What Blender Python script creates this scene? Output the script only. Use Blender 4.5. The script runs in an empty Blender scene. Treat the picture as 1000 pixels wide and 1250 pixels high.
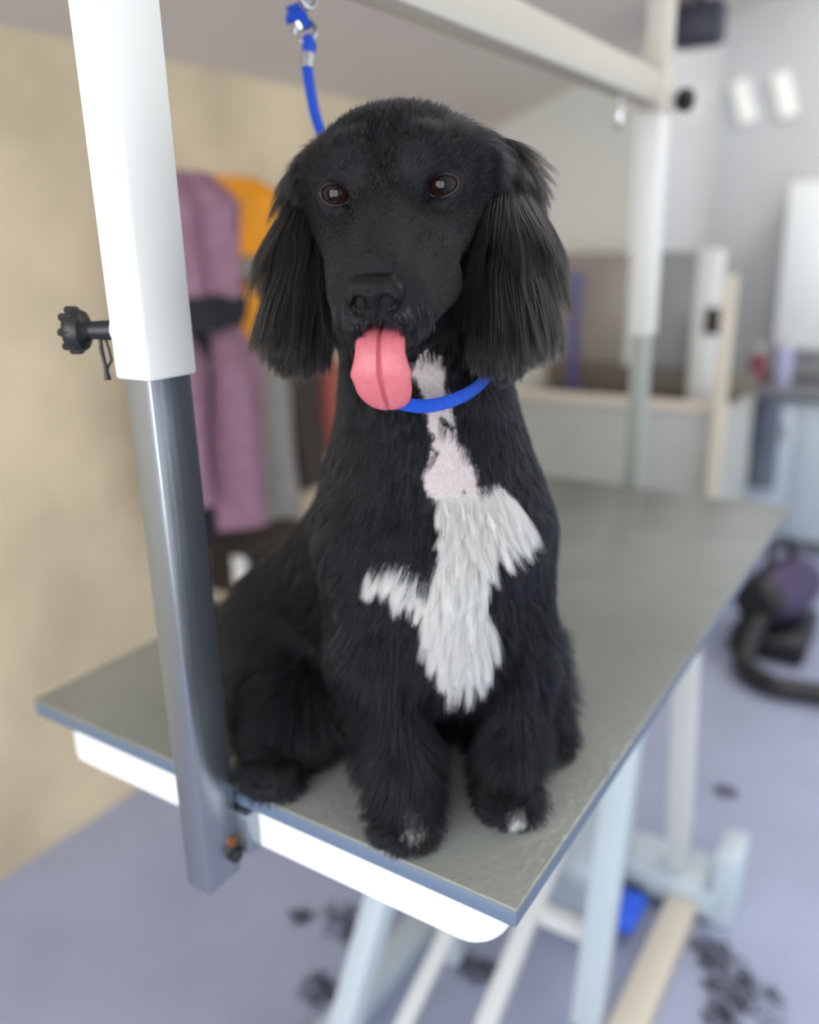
import bpy, bmesh, math, random
import numpy as np
from mathutils import Vector, Matrix, kdtree
random.seed(4); rng = np.random.default_rng(4)
S = bpy.context.scene; COL = S.collection
TZ = 0.889                      # height of the table top above the floor (m)
TW, TL = 0.60, 1.146            # table top width (X) and length (Y)

# ------------------------------------------------------------------ camera
FPX, PITCH, ROLL, YAW = 1023.3, .3087, -.0241, -.5796
CAM = np.array([.8166, -.465, .4768 + TZ])
FW = np.array([math.sin(YAW)*math.cos(PITCH), math.cos(YAW)*math.cos(PITCH), -math.sin(PITCH)])
_r = np.array([math.cos(YAW), -math.sin(YAW), 0.]); _u = np.cross(_r, FW)
CR = _r*math.cos(ROLL) + _u*math.sin(ROLL); CU = -_r*math.sin(ROLL) + _u*math.cos(ROLL)
cd = bpy.data.cameras.new('camera'); cam = bpy.data.objects.new('camera', cd); COL.objects.link(cam)
cam.matrix_world = Matrix(((CR[0], CU[0], -FW[0], CAM[0]), (CR[1], CU[1], -FW[1], CAM[1]),
                           (CR[2], CU[2], -FW[2], CAM[2]), (0, 0, 0, 1)))
cd.sensor_width = 36; cd.lens = FPX*36/1250; cd.clip_start = .02
cd.dof.use_dof = True; cd.dof.focus_distance = .583; cd.dof.aperture_fstop = 2.1
S.camera = cam
def D(x, y, h):                  # measured point: photograph column, row, distance along the view axis -> world
    return CAM + (FW + CR*(x-500)/FPX - CU*(y-625)/FPX)*h
def PX(r, h): return r*h/FPX     # measured size

# ------------------------------------------------------------------ materials
def new_mat(name):
    m = bpy.data.materials.new(name); m.use_nodes = True
    return m, m.node_tree.nodes, m.node_tree.links, m.node_tree.nodes['Principled BSDF']
def lin(c):
    return tuple(((v/255)/12.92 if v/255 <= .04045 else ((v/255+.055)/1.055)**2.4) for v in c) + (1,)
def mat(name, rgb, rough=.5, metal=0., var=0., scale=8., bump=0., bscale=60., stretch=(1, 1, 1), emit=0., sss=0., coat=0., alpha=1.):
    m, N, L, P = new_mat(name)
    c = lin(rgb); P.inputs['Base Color'].default_value = c
    P.inputs['Roughness'].default_value = rough; P.inputs['Metallic'].default_value = metal
    P.inputs['Coat Weight'].default_value = coat
    if sss: P.inputs['Subsurface Weight'].default_value = sss; P.inputs['Subsurface Radius'].default_value = (.004, .0015, .001); P.inputs['Subsurface Scale'].default_value = 1
    tc = N.new('ShaderNodeTexCoord'); mp = N.new('ShaderNodeMapping'); mp.inputs['Scale'].default_value = stretch
    L.new(tc.outputs['Object'], mp.inputs['Vector'])
    if var:
        n = N.new('ShaderNodeTexNoise'); n.inputs['Scale'].default_value = scale; n.inputs['Detail'].default_value = 5
        L.new(mp.outputs[0], n.inputs['Vector'])
        r = N.new('ShaderNodeValToRGB'); r.color_ramp.elements[0].position = .3; r.color_ramp.elements[1].position = .7
        r.color_ramp.elements[0].color = tuple(v*(1-var) for v in c[:3]) + (1,)
        r.color_ramp.elements[1].color = tuple(min(1, v*(1+var)) for v in c[:3]) + (1,)
        L.new(n.outputs['Fac'], r.inputs['Fac']); L.new(r.outputs['Color'], P.inputs['Base Color'])
    if bump:
        b = N.new('ShaderNodeTexNoise'); b.inputs['Scale'].default_value = bscale; b.inputs['Detail'].default_value = 4
        L.new(mp.outputs[0], b.inputs['Vector'])
        bn = N.new('ShaderNodeBump'); bn.inputs['Strength'].default_value = bump; bn.inputs['Distance'].default_value = .01
        L.new(b.outputs['Fac'], bn.inputs['Height']); L.new(bn.outputs[0], P.inputs['Normal'])
    if emit:
        P.inputs['Emission Color'].default_value = c; P.inputs['Emission Strength'].default_value = emit
    return m
def hair_mat(name, rgb_lin, rough=.35, vary=.15, ior=1.5, spread=0.):
    m = bpy.data.materials.new(name); m.use_nodes = True; N = m.node_tree.nodes; L = m.node_tree.links; N.clear()
    o = N.new('ShaderNodeOutputMaterial'); h = N.new('ShaderNodeBsdfHairPrincipled'); h.model = 'CHIANG'; h.parametrization = 'COLOR'
    h.inputs['Color'].default_value = tuple(rgb_lin) + (1,); h.inputs['Roughness'].default_value = rough
    h.inputs['Radial Roughness'].default_value = .45; h.inputs['IOR'].default_value = ior
    h.inputs['Random Roughness'].default_value = vary
    if spread:  # random lighter strands paint highlights into the coat colour
        hi = N.new('ShaderNodeHairInfo'); r = N.new('ShaderNodeValToRGB'); L.new(hi.outputs['Random'], r.inputs['Fac']); L.new(r.outputs['Color'], h.inputs['Color'])
        r.color_ramp.elements[0].color = tuple(v*.6 for v in rgb_lin) + (1,); r.color_ramp.elements[0].position = .55
        r.color_ramp.elements[1].color = tuple(min(.95, v*spread) for v in rgb_lin) + (1,)
    L.new(h.outputs[0], o.inputs[0]); return m

M = {}
M['wall_cream'] = mat('cream_plaster', (205, 189, 160), .75, var=.18, scale=3.0, bump=.15, bscale=12)
M['wall_white'] = mat('white_paint', (212, 211, 204), .6, var=.03, scale=2)
M['wall_gloss'] = mat('pale_grey_wet_wall', (196, 197, 198), .28, var=.04, scale=2.5)
M['ceiling'] = mat('grey_ceiling_paint', (206, 198, 190), .7, var=.05, scale=1.5)
M['floor'] = mat('lilac_grey_vinyl', (160, 166, 192), .5, var=.08, scale=4, bump=.05, bscale=30)
M['apron'] = mat('white_powder_coat', (240, 242, 242), .32)
M['white'] = mat('white_enamel', (212, 213, 212), .35)
M['offwhite'] = mat('cream_enamel', (204, 196, 180), .4)
M['sleeve'] = mat('white_tube_enamel', (224, 225, 223), .35)
M['bar'] = mat('warm_grey_enamel', (186, 181, 172), .4)
M['greypost'] = mat('grey_green_enamel', (150, 156, 152), .4)
M['bluewhite'] = mat('cool_white_enamel', (186, 198, 208), .35)
M['steel'] = mat('brushed_steel', (152, 158, 166), .32, metal=.85, var=.05, scale=40, stretch=(1, 1, .05), bump=.04, bscale=200)
M['chrome'] = mat('chrome', (200, 203, 206), .18, metal=1.)
M['trim'] = mat('blue_grey_edge_band', (92, 108, 130), .42)
M['rubber_black'] = mat('black_plastic', (24, 25, 28), .42)
M['blue_rope'] = mat('blue_nylon', (8, 78, 205), .45, bump=.6, bscale=900)
M['purple'] = mat('mauve_quilted_cloth', (140, 104, 122), .8, var=.15, scale=30, bump=.3, bscale=60)
M['black_cloth'] = mat('black_cloth', (26, 28, 34), .85, var=.2, scale=20)
M['orange'] = mat('orange_cloth', (240, 156, 22), .7, var=.08, scale=20, bump=.2, bscale=40)
M['greycloth'] = mat('grey_cloth', (140, 137, 132), .8, var=.1, scale=20, bump=.2, bscale=40)
M['browncloth'] = mat('dark_brown_cloth', (58, 50, 44), .85, var=.15, scale=20)
M['red'] = mat('brick_red_cloth', (150, 78, 66), .75, var=.1, scale=18)
M['cream_box'] = mat('cream_card', (214, 200, 172), .7, var=.05)
M['navy'] = mat('dark_slate_plastic', (58, 60, 76), .5)
M['taupe_panel'] = mat('taupe_splash_panel', (146, 138, 132), .35, var=.06, scale=3)
M['grey_panel'] = mat('grey_splash_panel', (150, 152, 154), .3, var=.06, scale=3)
M['tub'] = mat('pale_grey_tub', (168, 169, 165), .35, var=.05, scale=4)
M['tub_in'] = mat('brown_grey_tub_lining', (104, 98, 86), .4)
M['indigo'] = mat('indigo_plastic', (72, 76, 150), .5)
M['dkpurple'] = mat('dark_purple_plastic', (62, 48, 84), .4)
M['cabinet'] = mat('pale_blue_laminate', (204, 216, 226), .35)
M['worktop'] = mat('grey_worktop', (120, 122, 126), .4)
M['towel'] = mat('slate_towel', (104, 112, 128), .9, var=.2, scale=12, bump=.5, bscale=80)
M['maroon'] = mat('maroon_plastic', (120, 48, 60), .4)
M['bright_blue'] = mat('bright_blue_plastic', (30, 92, 225), .4)
M['cliphair'] = mat('clipped_black_hair', (22, 22, 26), .7)
M['reflection_glow'] = mat('reflection_glow_white', (238, 236, 230), .5, emit=.12)  # faint glow standing in for bright reflections in the back wall
M['copper'] = mat('copper_washer', (170, 110, 70), .4, metal=.8)

def rubber_mat():
    m, N, L, P = new_mat('ribbed_grey_rubber')
    tc = N.new('ShaderNodeTexCoord'); w = N.new('ShaderNodeTexVoronoi'); w.inputs['Scale'].default_value = 120; w.distance = 'CHEBYCHEV'
    n = N.new('ShaderNodeTexNoise'); n.inputs['Scale'].default_value = 9; n.inputs['Detail'].default_value = 6
    r = N.new('ShaderNodeValToRGB'); r.color_ramp.elements[0].color = lin((108, 112, 108)); r.color_ramp.elements[1].color = lin((134, 137, 131))
    L.new(tc.outputs['Object'], w.inputs['Vector']); L.new(tc.outputs['Object'], n.inputs['Vector'])
    L.new(n.outputs['Fac'], r.inputs['Fac']); L.new(r.outputs['Color'], P.inputs['Base Color'])
    b = N.new('ShaderNodeBump'); b.inputs['Strength'].default_value = .22; b.inputs['Distance'].default_value = .002
    L.new(w.outputs['Distance'], b.inputs['Height']); L.new(b.outputs[0], P.inputs['Normal'])
    P.inputs['Roughness'].default_value = .27; P.inputs['Specular IOR Level'].default_value = .75
    return m
M['mat'] = rubber_mat()

# ------------------------------------------------------------------ mesh helpers
class MB:
    def __init__(s): s.bm = bmesh.new()
    def box(s, lo, hi, bev=0., seg=2, rot=None, at=None):
        lo = Vector(lo); hi = Vector(hi); c = (lo+hi)/2; d = hi-lo
        r = bmesh.ops.create_cube(s.bm, size=1)
        vs = r['verts']
        bmesh.ops.scale(s.bm, vec=d, verts=vs)
        if bev:
            es = list({e for v in vs for e in v.link_edges})
            r2 = bmesh.ops.bevel(s.bm, geom=es, offset=bev, segments=seg, affect='EDGES', profile=.5)
            vs = list({v for f in r2['faces'] for v in f.verts} | {v for v in vs if v.is_valid})
        if rot is not None: bmesh.ops.rotate(s.bm, matrix=rot, verts=vs, cent=(0, 0, 0))
        bmesh.ops.translate(s.bm, vec=c if at is None else Vector(at), verts=vs)
        return s
    def bar(s, a, b, w, t, up=(0, 0, 1), bev=.002):      # rectangular tube from a to b: w across, t along 'up'
        a = Vector(a); b = Vector(b); z = (b-a); L = z.length; z.normalize()
        x = Vector(up).cross(z)
        if x.length < 1e-4: x = Vector((1, 0, 0))
        x.normalize(); y = z.cross(x)
        R = Matrix((x, y, z)).transposed()
        return s.box((-w/2, -t/2, -L/2), (w/2, t/2, L/2), bev, rot=R, at=(a+b)/2)
    def tube(s, pts, r, n=12, caps=True):
        pts = [Vector(p) for p in pts]; rs = r if hasattr(r, '__len__') else [r]*len(pts)
        t0 = (pts[1]-pts[0]).normalized(); x = t0.orthogonal().normalized(); rings = []
        for i, p in enumerate(pts):
            t = (pts[min(i+1, len(pts)-1)] - pts[max(i-1, 0)]).normalized()
            x = (x - t*x.dot(t)).normalized(); y = t.cross(x)
            rings.append([s.bm.verts.new(p + (x*math.cos(k*2*math.pi/n) + y*math.sin(k*2*math.pi/n))*rs[i]) for k in range(n)])
        for a, b in zip(rings, rings[1:]):
            for k in range(n): s.bm.faces.new((a[k], a[(k+1) % n], b[(k+1) % n], b[k]))
        if caps: s.bm.faces.new(rings[0][::-1]); s.bm.faces.new(rings[-1])
        return s
    def lathe(s, prof, a, axis, n=24):                    # prof: (distance along axis, radius)
        ax = Vector(axis).normalized()
        a = Vector(a); x = ax.orthogonal().normalized(); y = ax.cross(x); rings = []
        for d, r in prof:
            rings.append([s.bm.verts.new(a + ax*d + (x*math.cos(k*2*math.pi/n)+y*math.sin(k*2*math.pi/n))*max(r, 1e-5)) for k in range(n)])
        for p, q in zip(rings, rings[1:]):
            for k in range(n): s.bm.faces.new((p[k], p[(k+1) % n], q[(k+1) % n], q[k]))
        s.bm.faces.new(rings[0][::-1]); s.bm.faces.new(rings[-1])
        return s
    def loft(s, rings, closed=True, caps=True):
        R = [[s.bm.verts.new(Vector(p)) for p in r] for r in rings]; n = len(R[0])
        for a, b in zip(R, R[1:]):
            for k in range(n if closed else n-1): s.bm.faces.new((a[k], a[(k+1) % n], b[(k+1) % n], b[k]))
        if caps and closed: s.bm.faces.new(R[0][::-1]); s.bm.faces.new(R[-1])
        return s
    def build(s, name, m, parent=None, smooth=True):
        bmesh.ops.recalc_face_normals(s.bm, faces=s.bm.faces)
        me = bpy.data.meshes.new(name); s.bm.to_mesh(me); s.bm.free()
        return link(name, me, m, parent, smooth)
def link(name, me, m, parent=None, smooth=True):
    if m: me.materials.append(m)
    o = bpy.data.objects.new(name, me); COL.objects.link(o)
    if smooth and hasattr(me, 'polygons'):
        me.polygons.foreach_set('use_smooth', [True]*len(me.polygons))
        try: me.set_sharp_from_angle(angle=math.radians(38))
        except Exception: pass
    if parent is not None:
        o.parent = parent; o.matrix_parent_inverse = Matrix.Translation(-Vector(parent['_loc'])) if '_loc' in parent else Matrix()
    return o
def tag(o, label, cat, group=None, kind=None):
    o['label'] = label; o['category'] = cat
    if group: o['group'] = group
    if kind: o['kind'] = kind
    return o
def thing(name, loc, label, cat, group=None):
    o = bpy.data.objects.new(name, None); o.location = loc; o.empty_display_size = .05; COL.objects.link(o)
    o['_loc'] = list(map(float, loc))
    return tag(o, label, cat, group)
def struct(o): o['kind'] = 'structure'; return o

# ------------------------------------------------------------------ the room
CZ0, CSL = TZ + .905, .3287                 # sloping ceiling: height above the cream wall, rise per metre in +X
WX, EY, RX, FY = -.85, 2.75, -.27, 3.95
FRY, RGX = -1.9, 2.6                        # street wall behind the camera, wall on the right
struct(MB().box((WX-.1, FRY, -.1), (RGX, FY+.1, 0)).build('floor', M['floor']))
struct(MB().box((WX-.1, FRY, 0), (WX, EY, CZ0+.03)).build('wall_left', M['wall_cream']))
struct(MB().box((WX, EY, 0), (RX, EY+.1, TZ+1.6)).build('wall_end', M['wall_white']))
struct(MB().box((RX-.1, EY+.1, 0), (RX, FY, TZ+1.9)).build('wall_return', M['wall_gloss']))
struct(MB().box((RX-.1, FY, 0), (RGX, FY+.1, TZ+1.9)).build('wall_back', M['wall_gloss']))
struct(MB().box((RX-.1, EY+.1, TZ+1.9), (RGX, FY+.1, TZ+2.0)).build('ceiling', M['ceiling']))
zr = CZ0 + (RGX-WX)*CSL
cb = MB(); cb.loft([[(WX-.05, y, CZ0-.05*CSL), (RGX, y, zr), (RGX, y, zr+.1), (WX-.05, y, CZ0+.1)] for y in (FRY, EY+.1)])
struct(cb.build('ceiling_slope', M['ceiling']))
# street wall with the shop window the daylight comes through
WZ0, WZ1, WXA, WXB = .55, 2.2, -.35, 2.0
fw_ = MB()
fw_.box((WX-.1, FRY-.12, 0), (WXA, FRY, 2.9)); fw_.box((WXB, FRY-.12, 0), (RGX, FRY, 2.9))
fw_.box((WXA, FRY-.12, 0), (WXB, FRY, WZ0)); fw_.box((WXA, FRY-.12, WZ1), (WXB, FRY, 2.9))
struct(fw_.build('wall_front', M['wall_white']))
wf = MB(); xm = (WXA+WXB)/2
for a, b in (((WXA, WZ0), (WXA+.06, WZ1)), ((WXB-.06, WZ0), (WXB, WZ1)), ((xm-.04, WZ0), (xm+.04, WZ1)), ((WXA, WZ0), (WXB, WZ0+.06)), ((WXA, WZ1-.06), (WXB, WZ1))):
    wf.box((a[0], FRY-.09, a[1]), (b[0], FRY-.03, b[1]), .004)
struct(wf.build('window_1', M['white']))

# ------------------------------------------------------------------ light
w = bpy.data.worlds.new('world'); S.world = w; w.use_nodes = True
bg = w.node_tree.nodes['Background']; bg.inputs[0].default_value = (.93, .97, 1, 1); bg.inputs[1].default_value = 1.0
def area(name, loc, rot, sx, sy, power, col=(1, 1, 1)):
    l = bpy.data.lights.new(name, 'AREA'); l.shape = 'RECTANGLE'; l.size = sx; l.size_y = sy; l.energy = power; l.color = col
    o = bpy.data.objects.new(name, l); o.location = loc; o.rotation_euler = rot; COL.objects.link(o); return o
for i, xa in enumerate((WXA+.06, xm+.04)):
    ww = (WXB-WXA)/2 - .1
    area('window_daylight', (xa+ww/2, FRY-.1, (WZ0+WZ1)/2), (math.radians(90), 0, 0), ww, WZ1-WZ0-.12, 21, (.94, .97, 1))
# ceiling lamps of the room (tubes in the sloping ceiling, out of the frame) and of the back room
area('ceiling_lamp_light', (1.0, 1.3, CZ0+1.85*CSL-.06), (0, math.radians(-18), 0), .25, 1.2, 11, (1, .97, .92))
area('back_room_lamp_light', (1.0, 3.3, TZ+1.85), (0, 0, 0), .5, .5, 14, (1, .98, .95))

# ------------------------------------------------------------------ grooming table
T = thing('grooming_table', (TW/2, TL/2, 0), 'electric grooming table with ribbed grey rubber top, white frame and lifting legs', 'grooming table')
MB().box((0, 0, TZ-.004), (TW, TL, TZ), .0015).build('rubber_mat', M['mat'], T)
MB().box((.0006, .0006, TZ-.020), (TW-.0006, TL-.0006, TZ-.004), .003).build('edge_band', M['trim'], T)
ap = MB()                               # white tray under the top with round vertical corners
def rrect(x0, y0, x1, y1, r, z, n=6):
    o = []
    for cx, cy, a0 in ((x1-r, y1-r, 0), (x0+r, y1-r, 90), (x0+r, y0+r, 180), (x1-r, y0+r, 270)):
        for k in range(n+1):
            a = math.radians(a0+90*k/n); o.append((cx+r*math.cos(a), cy+r*math.sin(a), z))
    return o
ax0, ay0, ax1, ay1 = .028, .012, TW-.028, TL-.012
ap.loft([rrect(ax0, ay0, ax1, ay1, .03, TZ-.020), rrect(ax0, ay0, ax1, ay1, .03, TZ-.066), rrect(ax0+.004, ay0+.004, ax1-.004, ay1-.004, .026, TZ-.071)])
ap.build('tray_frame', M['apron'], T)
# lifting gear: floor frame, cross beam with end blocks, two pairs of inclined arms with a cross tie
def rail(x, y0, y1, m): MB().box((x-.03, y0, .004), (x+.03, y1, .05), .004).build('floor_rail', m, T)
rail(.50, .10, 1.06, M['offwhite']); rail(.06, .10, 1.06, M['bluewhite'])
MB().box((.02, 1.03, .02), (.56, 1.16, .075), .006).build('cross_beam', M['bluewhite'], T)
MB().box((.02, .12, .02), (.56, .20, .07), .006).build('cross_beam', M['bluewhite'], T)
for x, y in ((.575, 1.095), (.005, 1.095), (.575, .16), (.005, .16)):
    MB().box((x-.026, y-.055, .0), (x+.026, y+.055, .17 if y > 1 else .12), .008).build('foot_block', M['bluewhite'], T)
for x in (.44, .16):
    MB().bar((x, .83, TZ-.075), (x, .64, .05), .035, .05, (1, 0, 0)).build('lift_arm', M['bluewhite'], T)
    MB().bar((x+.03, .98, TZ-.075), (x+.03, 1.095, .06), .03, .045, (1, 0, 0)).build('lift_arm', M['white'], T)
MB().bar((.31, .86, TZ-.60), (.31, .42, .05), .028, .032, (1, 0, 0)).build('brace', M['white'], T)
MB().bar((.13, .80, TZ-.075), (.13, .30, .06), .05, .04, (1, 0, 0)).build('lift_arm', M['bluewhite'], T)
MB().bar((.20, .72, .26), (.20, .30, .06), .022, .026, (1, 0, 0)).build('brace', M['white'], T)
MB().bar((.16, .70, TZ-.70), (.44, .70, TZ-.70), .03, .03).build('cross_tie', M['white'], T)
MB().box((.22, .84, .075), (.38, 1.08, .20), .02).build('motor_housing', M['bluewhite'], T)

# ------------------------------------------------------------------ overhead arm
A = thing('grooming_gantry', (.30, 0, TZ-.1), 'white overhead grooming frame on two posts clamped to the table ends', 'grooming frame')
px0, px1, py0, py1 = .2825, .3125, -.0447, -.0025
lp = MB().box((px0, py0, TZ-.090), (px1, py1, TZ+.56), .003).build('lower_post', M['steel'], A); lp['label'] = 'brushed steel lower post at the near end'
cx, cy = (px0+px1)/2, (py0+py1)/2
SZ = TZ+.384
MB().box((cx-.0195, cy-.025, SZ), (cx+.0195, cy+.023, TZ+1.0), .003).build('sleeve', M['sleeve'], A)
kx = cx-.0195
KA = (-.88, -.475, 0); KB = (.475, -.88)
kn = MB(); kn.lathe([(0, .0085), (.020, .0085), (.021, .0075)], (kx+.004, cy, SZ+.035), KA); kn.build('knob_boss', M['white'], A)
kb = MB(); kb.lathe([(.020, .0065), (.021, .0078), (.038, .0070), (.042, .010), (.044, .0150), (.048, .0165), (.053, .0165), (.056, .0145), (.057, .0)], (kx+.004, cy, SZ+.035), KA, 20)
for k in range(8):
    a = k*math.pi/4; kb.lathe([(.044, .002), (.046, .003), (.054, .003), (.055, .002)], (kx+KB[0]*.0155*math.cos(a), cy+KB[1]*.0155*math.cos(a), SZ+.035+.0155*math.sin(a)), KA, 8)
kb.build('clamp_knob', M['rubber_black'], A)
sk = MB(); sk.tube([(kx-.026, cy-.013, SZ+.036), (kx-.0265, cy-.001-.013, SZ+.02), (kx-.0255, cy-.013, SZ+.008), (kx-.0245, cy-.013, SZ-.004)], [.0012, .0018, .0016, .0028], 8)
sk.tube([(kx-.024, cy-.013, SZ+.036), (kx-.019, cy-.013, SZ+.022), (kx-.017, cy-.013, SZ+.012), (kx-.0245, cy-.013, SZ+.004)], .0011, 8)
sk.build('safety_pin', M['rubber_black'], A)
bt = MB(); bt.lathe([(0, .007), (.006, .007), (.007, .006)], (px1, cy+.012, TZ-.066), (1, 0, 0), 6); bt.build('bolt', M['rubber_black'], A)
bt = MB(); bt.lathe([(0, .0055), (.0015, .0055)], (px1, cy+.012, TZ-.052), (1, 0, 0), 16); bt.build('washer', M['copper'], A)
MB().box((px0-.012, -.004, TZ-.068), (px1+.014, ay0+.0, TZ-.024), .002).build('clamp_plate', M['steel'], A)
# far post
fy = TL+.022
MB().box((cx-.015, fy-.021, TZ-.10), (cx+.015, fy+.021, TZ+.5), .003).build('lower_post', M['greypost'], A)
MB().box((cx-.0195, fy-.028, TZ+.30), (cx+.0195, fy+.028, TZ+.70), .003).build('sleeve', M['white'], A)
MB().box((cx-.019, fy-.026, TZ+.75), (cx+.019, fy+.026, TZ+1.0), .003).build('sleeve', M['bar'], A)
MB().box((cx-.024, fy-.034, TZ+.690), (cx+.024, fy+.034, TZ+.762), .004).build('bar_socket', M['bar'], A)
MB().box((cx-.024, cy-.034, TZ+.690), (cx+.024, cy+.034, TZ+.762), .004).build('bar_socket', M['bar'], A)
MB().box((cx-.02, cy+.03, TZ+.70), (cx+.02, fy-.03, TZ+.752), .003).build('cross_bar', M['bar'], A)
MB().box((cx-.012, -.004+TL-.012, TZ-.066), (cx+.012, TL+.002, TZ-.024), .002).build('clamp_plate', M['steel'], A)
kb = MB(); kb.lathe([(0, .006), (.02, .006), (.021, .02), (.035, .02), (.036, .015)], (cx+.02, fy+.026, TZ+.715), (.6, .8, 0), 16); kb.build('clamp_knob', M['rubber_black'], A)
def ring_pts(c, r, ax, n=20, a0=0., a1=2*math.pi):
    ax = Vector(ax).normalized(); x = ax.orthogonal().normalized(); y = ax.cross(x)
    return [Vector(c)+(x*math.cos(a0+(a1-a0)*k/n)+y*math.sin(a0+(a1-a0)*k/n))*r for k in range(n+1)]
for yy in (.98, .185):
    e = MB(); e.tube(ring_pts((cx, yy, TZ+.688), .013, (1, 0, 0)), .0022, 8, caps=False); e.tube([(cx, yy, TZ+.70), (cx, yy, TZ+.699-.003)], .004, 8); e.build('eyelet', M['chrome'], A)
hk = MB(); hk.tube([(cx, .98, TZ+.677), (cx, .98, TZ+.665), (cx+.006, .985, TZ+.655), (cx+.002, .975, TZ+.646), (cx-.006, .98, TZ+.655)], .003, 8); hk.build('snap_hook', M['chrome'], A)

# ================================================================== the dog
# head frame: origin midway between the eyes, x to the dog's left, y along the gaze, z up (cm)
def rotm(ax, deg):
    a = math.radians(deg); c, s = math.cos(a), math.sin(a)
    return {'x': np.array([[1, 0, 0], [0, c, -s], [0, s, c]]), 'y': np.array([[c, 0, s], [0, 1, 0], [-s, 0, c]]), 'z': np.array([[c, -s, 0], [s, c, 0], [0, 0, 1]])}[ax]
HO = D(474.7, 231.2, .588)
HY, HP, HR = 8.8, -23., 1.3
camB = np.stack([CR, -FW, CU], 1)          # columns: right, toward viewer, up
HM = camB @ rotm('y', -HR) @ rotm('z', HY) @ rotm('x', HP)
def hl(p): return HO + HM @ (np.asarray(p, float)*.01)
def to_head(P): return ((P - HO) @ HM)*100.

# --- signed distance modelling
class Vol:
    def __init__(s, xs, ys, zs):
        s.ax = [np.asarray(a, np.float32) for a in (xs, ys, zs)]
        s.d = np.full([len(a) for a in s.ax], .05, np.float32)
    def _win(s, lo, hi):
        return tuple(slice(max(0, int(np.searchsorted(a, l))-1), int(np.searchsorted(a, h))+1) for a, l, h in zip(s.ax, lo, hi))
    def _apply(s, lo, hi, fn, k, op):
        m = k + .02; w = s._win(np.asarray(lo)-m, np.asarray(hi)+m)
        X, Y, Z = np.meshgrid(s.ax[0][w[0]], s.ax[1][w[1]], s.ax[2][w[2]], indexing='ij', sparse=True)
        e = fn(X, Y, Z).astype(np.float32); d = s.d[w]
        if op == '+':
            h = np.clip(.5+.5*(d-e)/k, 0, 1); s.d[w] = d*(1-h)+e*h - k*h*(1-h)
        else:
            e = -e; h = np.clip(.5-.5*(d-e)/k, 0, 1); s.d[w] = d*(1-h)+e*h + k*h*(1-h)
    def cone(s, a, ra, b, rb, k=.01, op='+', flat=None):     # flat: (axis, factor) thins the limb along an axis
        a = np.asarray(a, float); b = np.asarray(b, float); ab = b-a; L2 = max(1e-9, ab@ab); r = max(ra, rb)
        def fn(X, Y, Z):
            q = [X-a[0], Y-a[1], Z-a[2]]
            t = np.clip((q[0]*ab[0]+q[1]*ab[1]+q[2]*ab[2])/L2, 0, 1)
            v = [q[i]-t*ab[i] for i in range(3)]
            n2 = v[0]**2+v[1]**2+v[2]**2
            if flat is not None:
                f, s_ = flat; g = v[0]*f[0]+v[1]*f[1]+v[2]*f[2]; n2 = n2 + g*g*(s_*s_-1)
            return np.sqrt(n2) - (ra+(rb-ra)*t)
        s._apply(np.minimum(a, b)-r, np.maximum(a, b)+r, fn, k, op)
    def ball(s, c, r, k=.01, op='+'): s.cone(c, r, np.asarray(c, float)+1e-5, r, k, op)
    def ell(s, c, rad, R=np.eye(3), k=.01, op='+'):
        c = np.asarray(c, float); rad = np.asarray(rad, float); m = rad.max()
        def fn(X, Y, Z):
            q = [X-c[0], Y-c[1], Z-c[2]]
            l = [(q[0]*R[0, i]+q[1]*R[1, i]+q[2]*R[2, i])/rad[i] for i in range(3)]
            k0 = np.sqrt(l[0]**2+l[1]**2+l[2]**2)+1e-6
            k1 = np.sqrt((l[0]/rad[0])**2+(l[1]/rad[1])**2+(l[2]/rad[2])**2)+1e-6
            return k0*(k0-1)/k1
        s._apply(c-m, c+m, fn, k, op)
    def floor(s, z):
        s.d = np.maximum(s.d, (z - s.ax[2])[None, None, :])
    def mesh(s):                                             # surface nets
        d = s.d; ins = d < 0
        c = [ins[i:d.shape[0]-1+i, j:d.shape[1]-1+j, k:d.shape[2]-1+k] for i in (0, 1) for j in (0, 1) for k in (0, 1)]
        sm = sum(x.astype(np.int8) for x in c); act = (sm > 0) & (sm < 8)
        I = np.argwhere(act); idx = np.full(act.shape, -1, np.int64); idx[act] = np.arange(len(I))
        acc = np.zeros((len(I), 3)); cnt = np.zeros(len(I))
        off = [(i, j, k) for i in (0, 1) for j in (0, 1) for k in (0, 1)]
        val = {o: d[I[:, 0]+o[0], I[:, 1]+o[1], I[:, 2]+o[2]].astype(float) for o in off}
        pos = lambda o: np.stack([s.ax[n][I[:, n]+o[n]] for n in range(3)], 1).astype(float)
        for o in off:
            for n in range(3):
                if o[n] == 0:
                    q = list(o); q[n] = 1; q = tuple(q); a, b = val[o], val[q]; m = (a < 0) != (b < 0)
                    t = np.where(m, a/np.where(a-b == 0, 1, a-b), 0)[:, None]
                    acc += np.where(m[:, None], pos(o)*(1-t)+pos(q)*t, 0); cnt += m
        V = acc/cnt[:, None]; F = []
        for n in range(3):
            a = [slice(None)]*3; b = [slice(None)]*3; a[n] = slice(0, -1); b[n] = slice(1, None)
            ch = ins[tuple(a)] != ins[tuple(b)]
            o1, o2 = [m for m in range(3) if m != n]
            E = np.argwhere(ch); E = E[(E[:, o1] > 0) & (E[:, o2] > 0) & (E[:, o1] < d.shape[o1]-1) & (E[:, o2] < d.shape[o2]-1)]
            def id_(da, db):
                q = E.copy(); q[:, o1] -= da; q[:, o2] -= db; return idx[q[:, 0], q[:, 1], q[:, 2]]
            Q = np.stack([id_(1, 1), id_(0, 1), id_(0, 0), id_(1, 0)], 1)
            flip = ins[E[:, 0], E[:, 1], E[:, 2]]
            if n == 1: flip = ~flip
            Q[~flip] = Q[~flip][:, ::-1]; F.append(Q)
        return V, np.concatenate(F)
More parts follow.
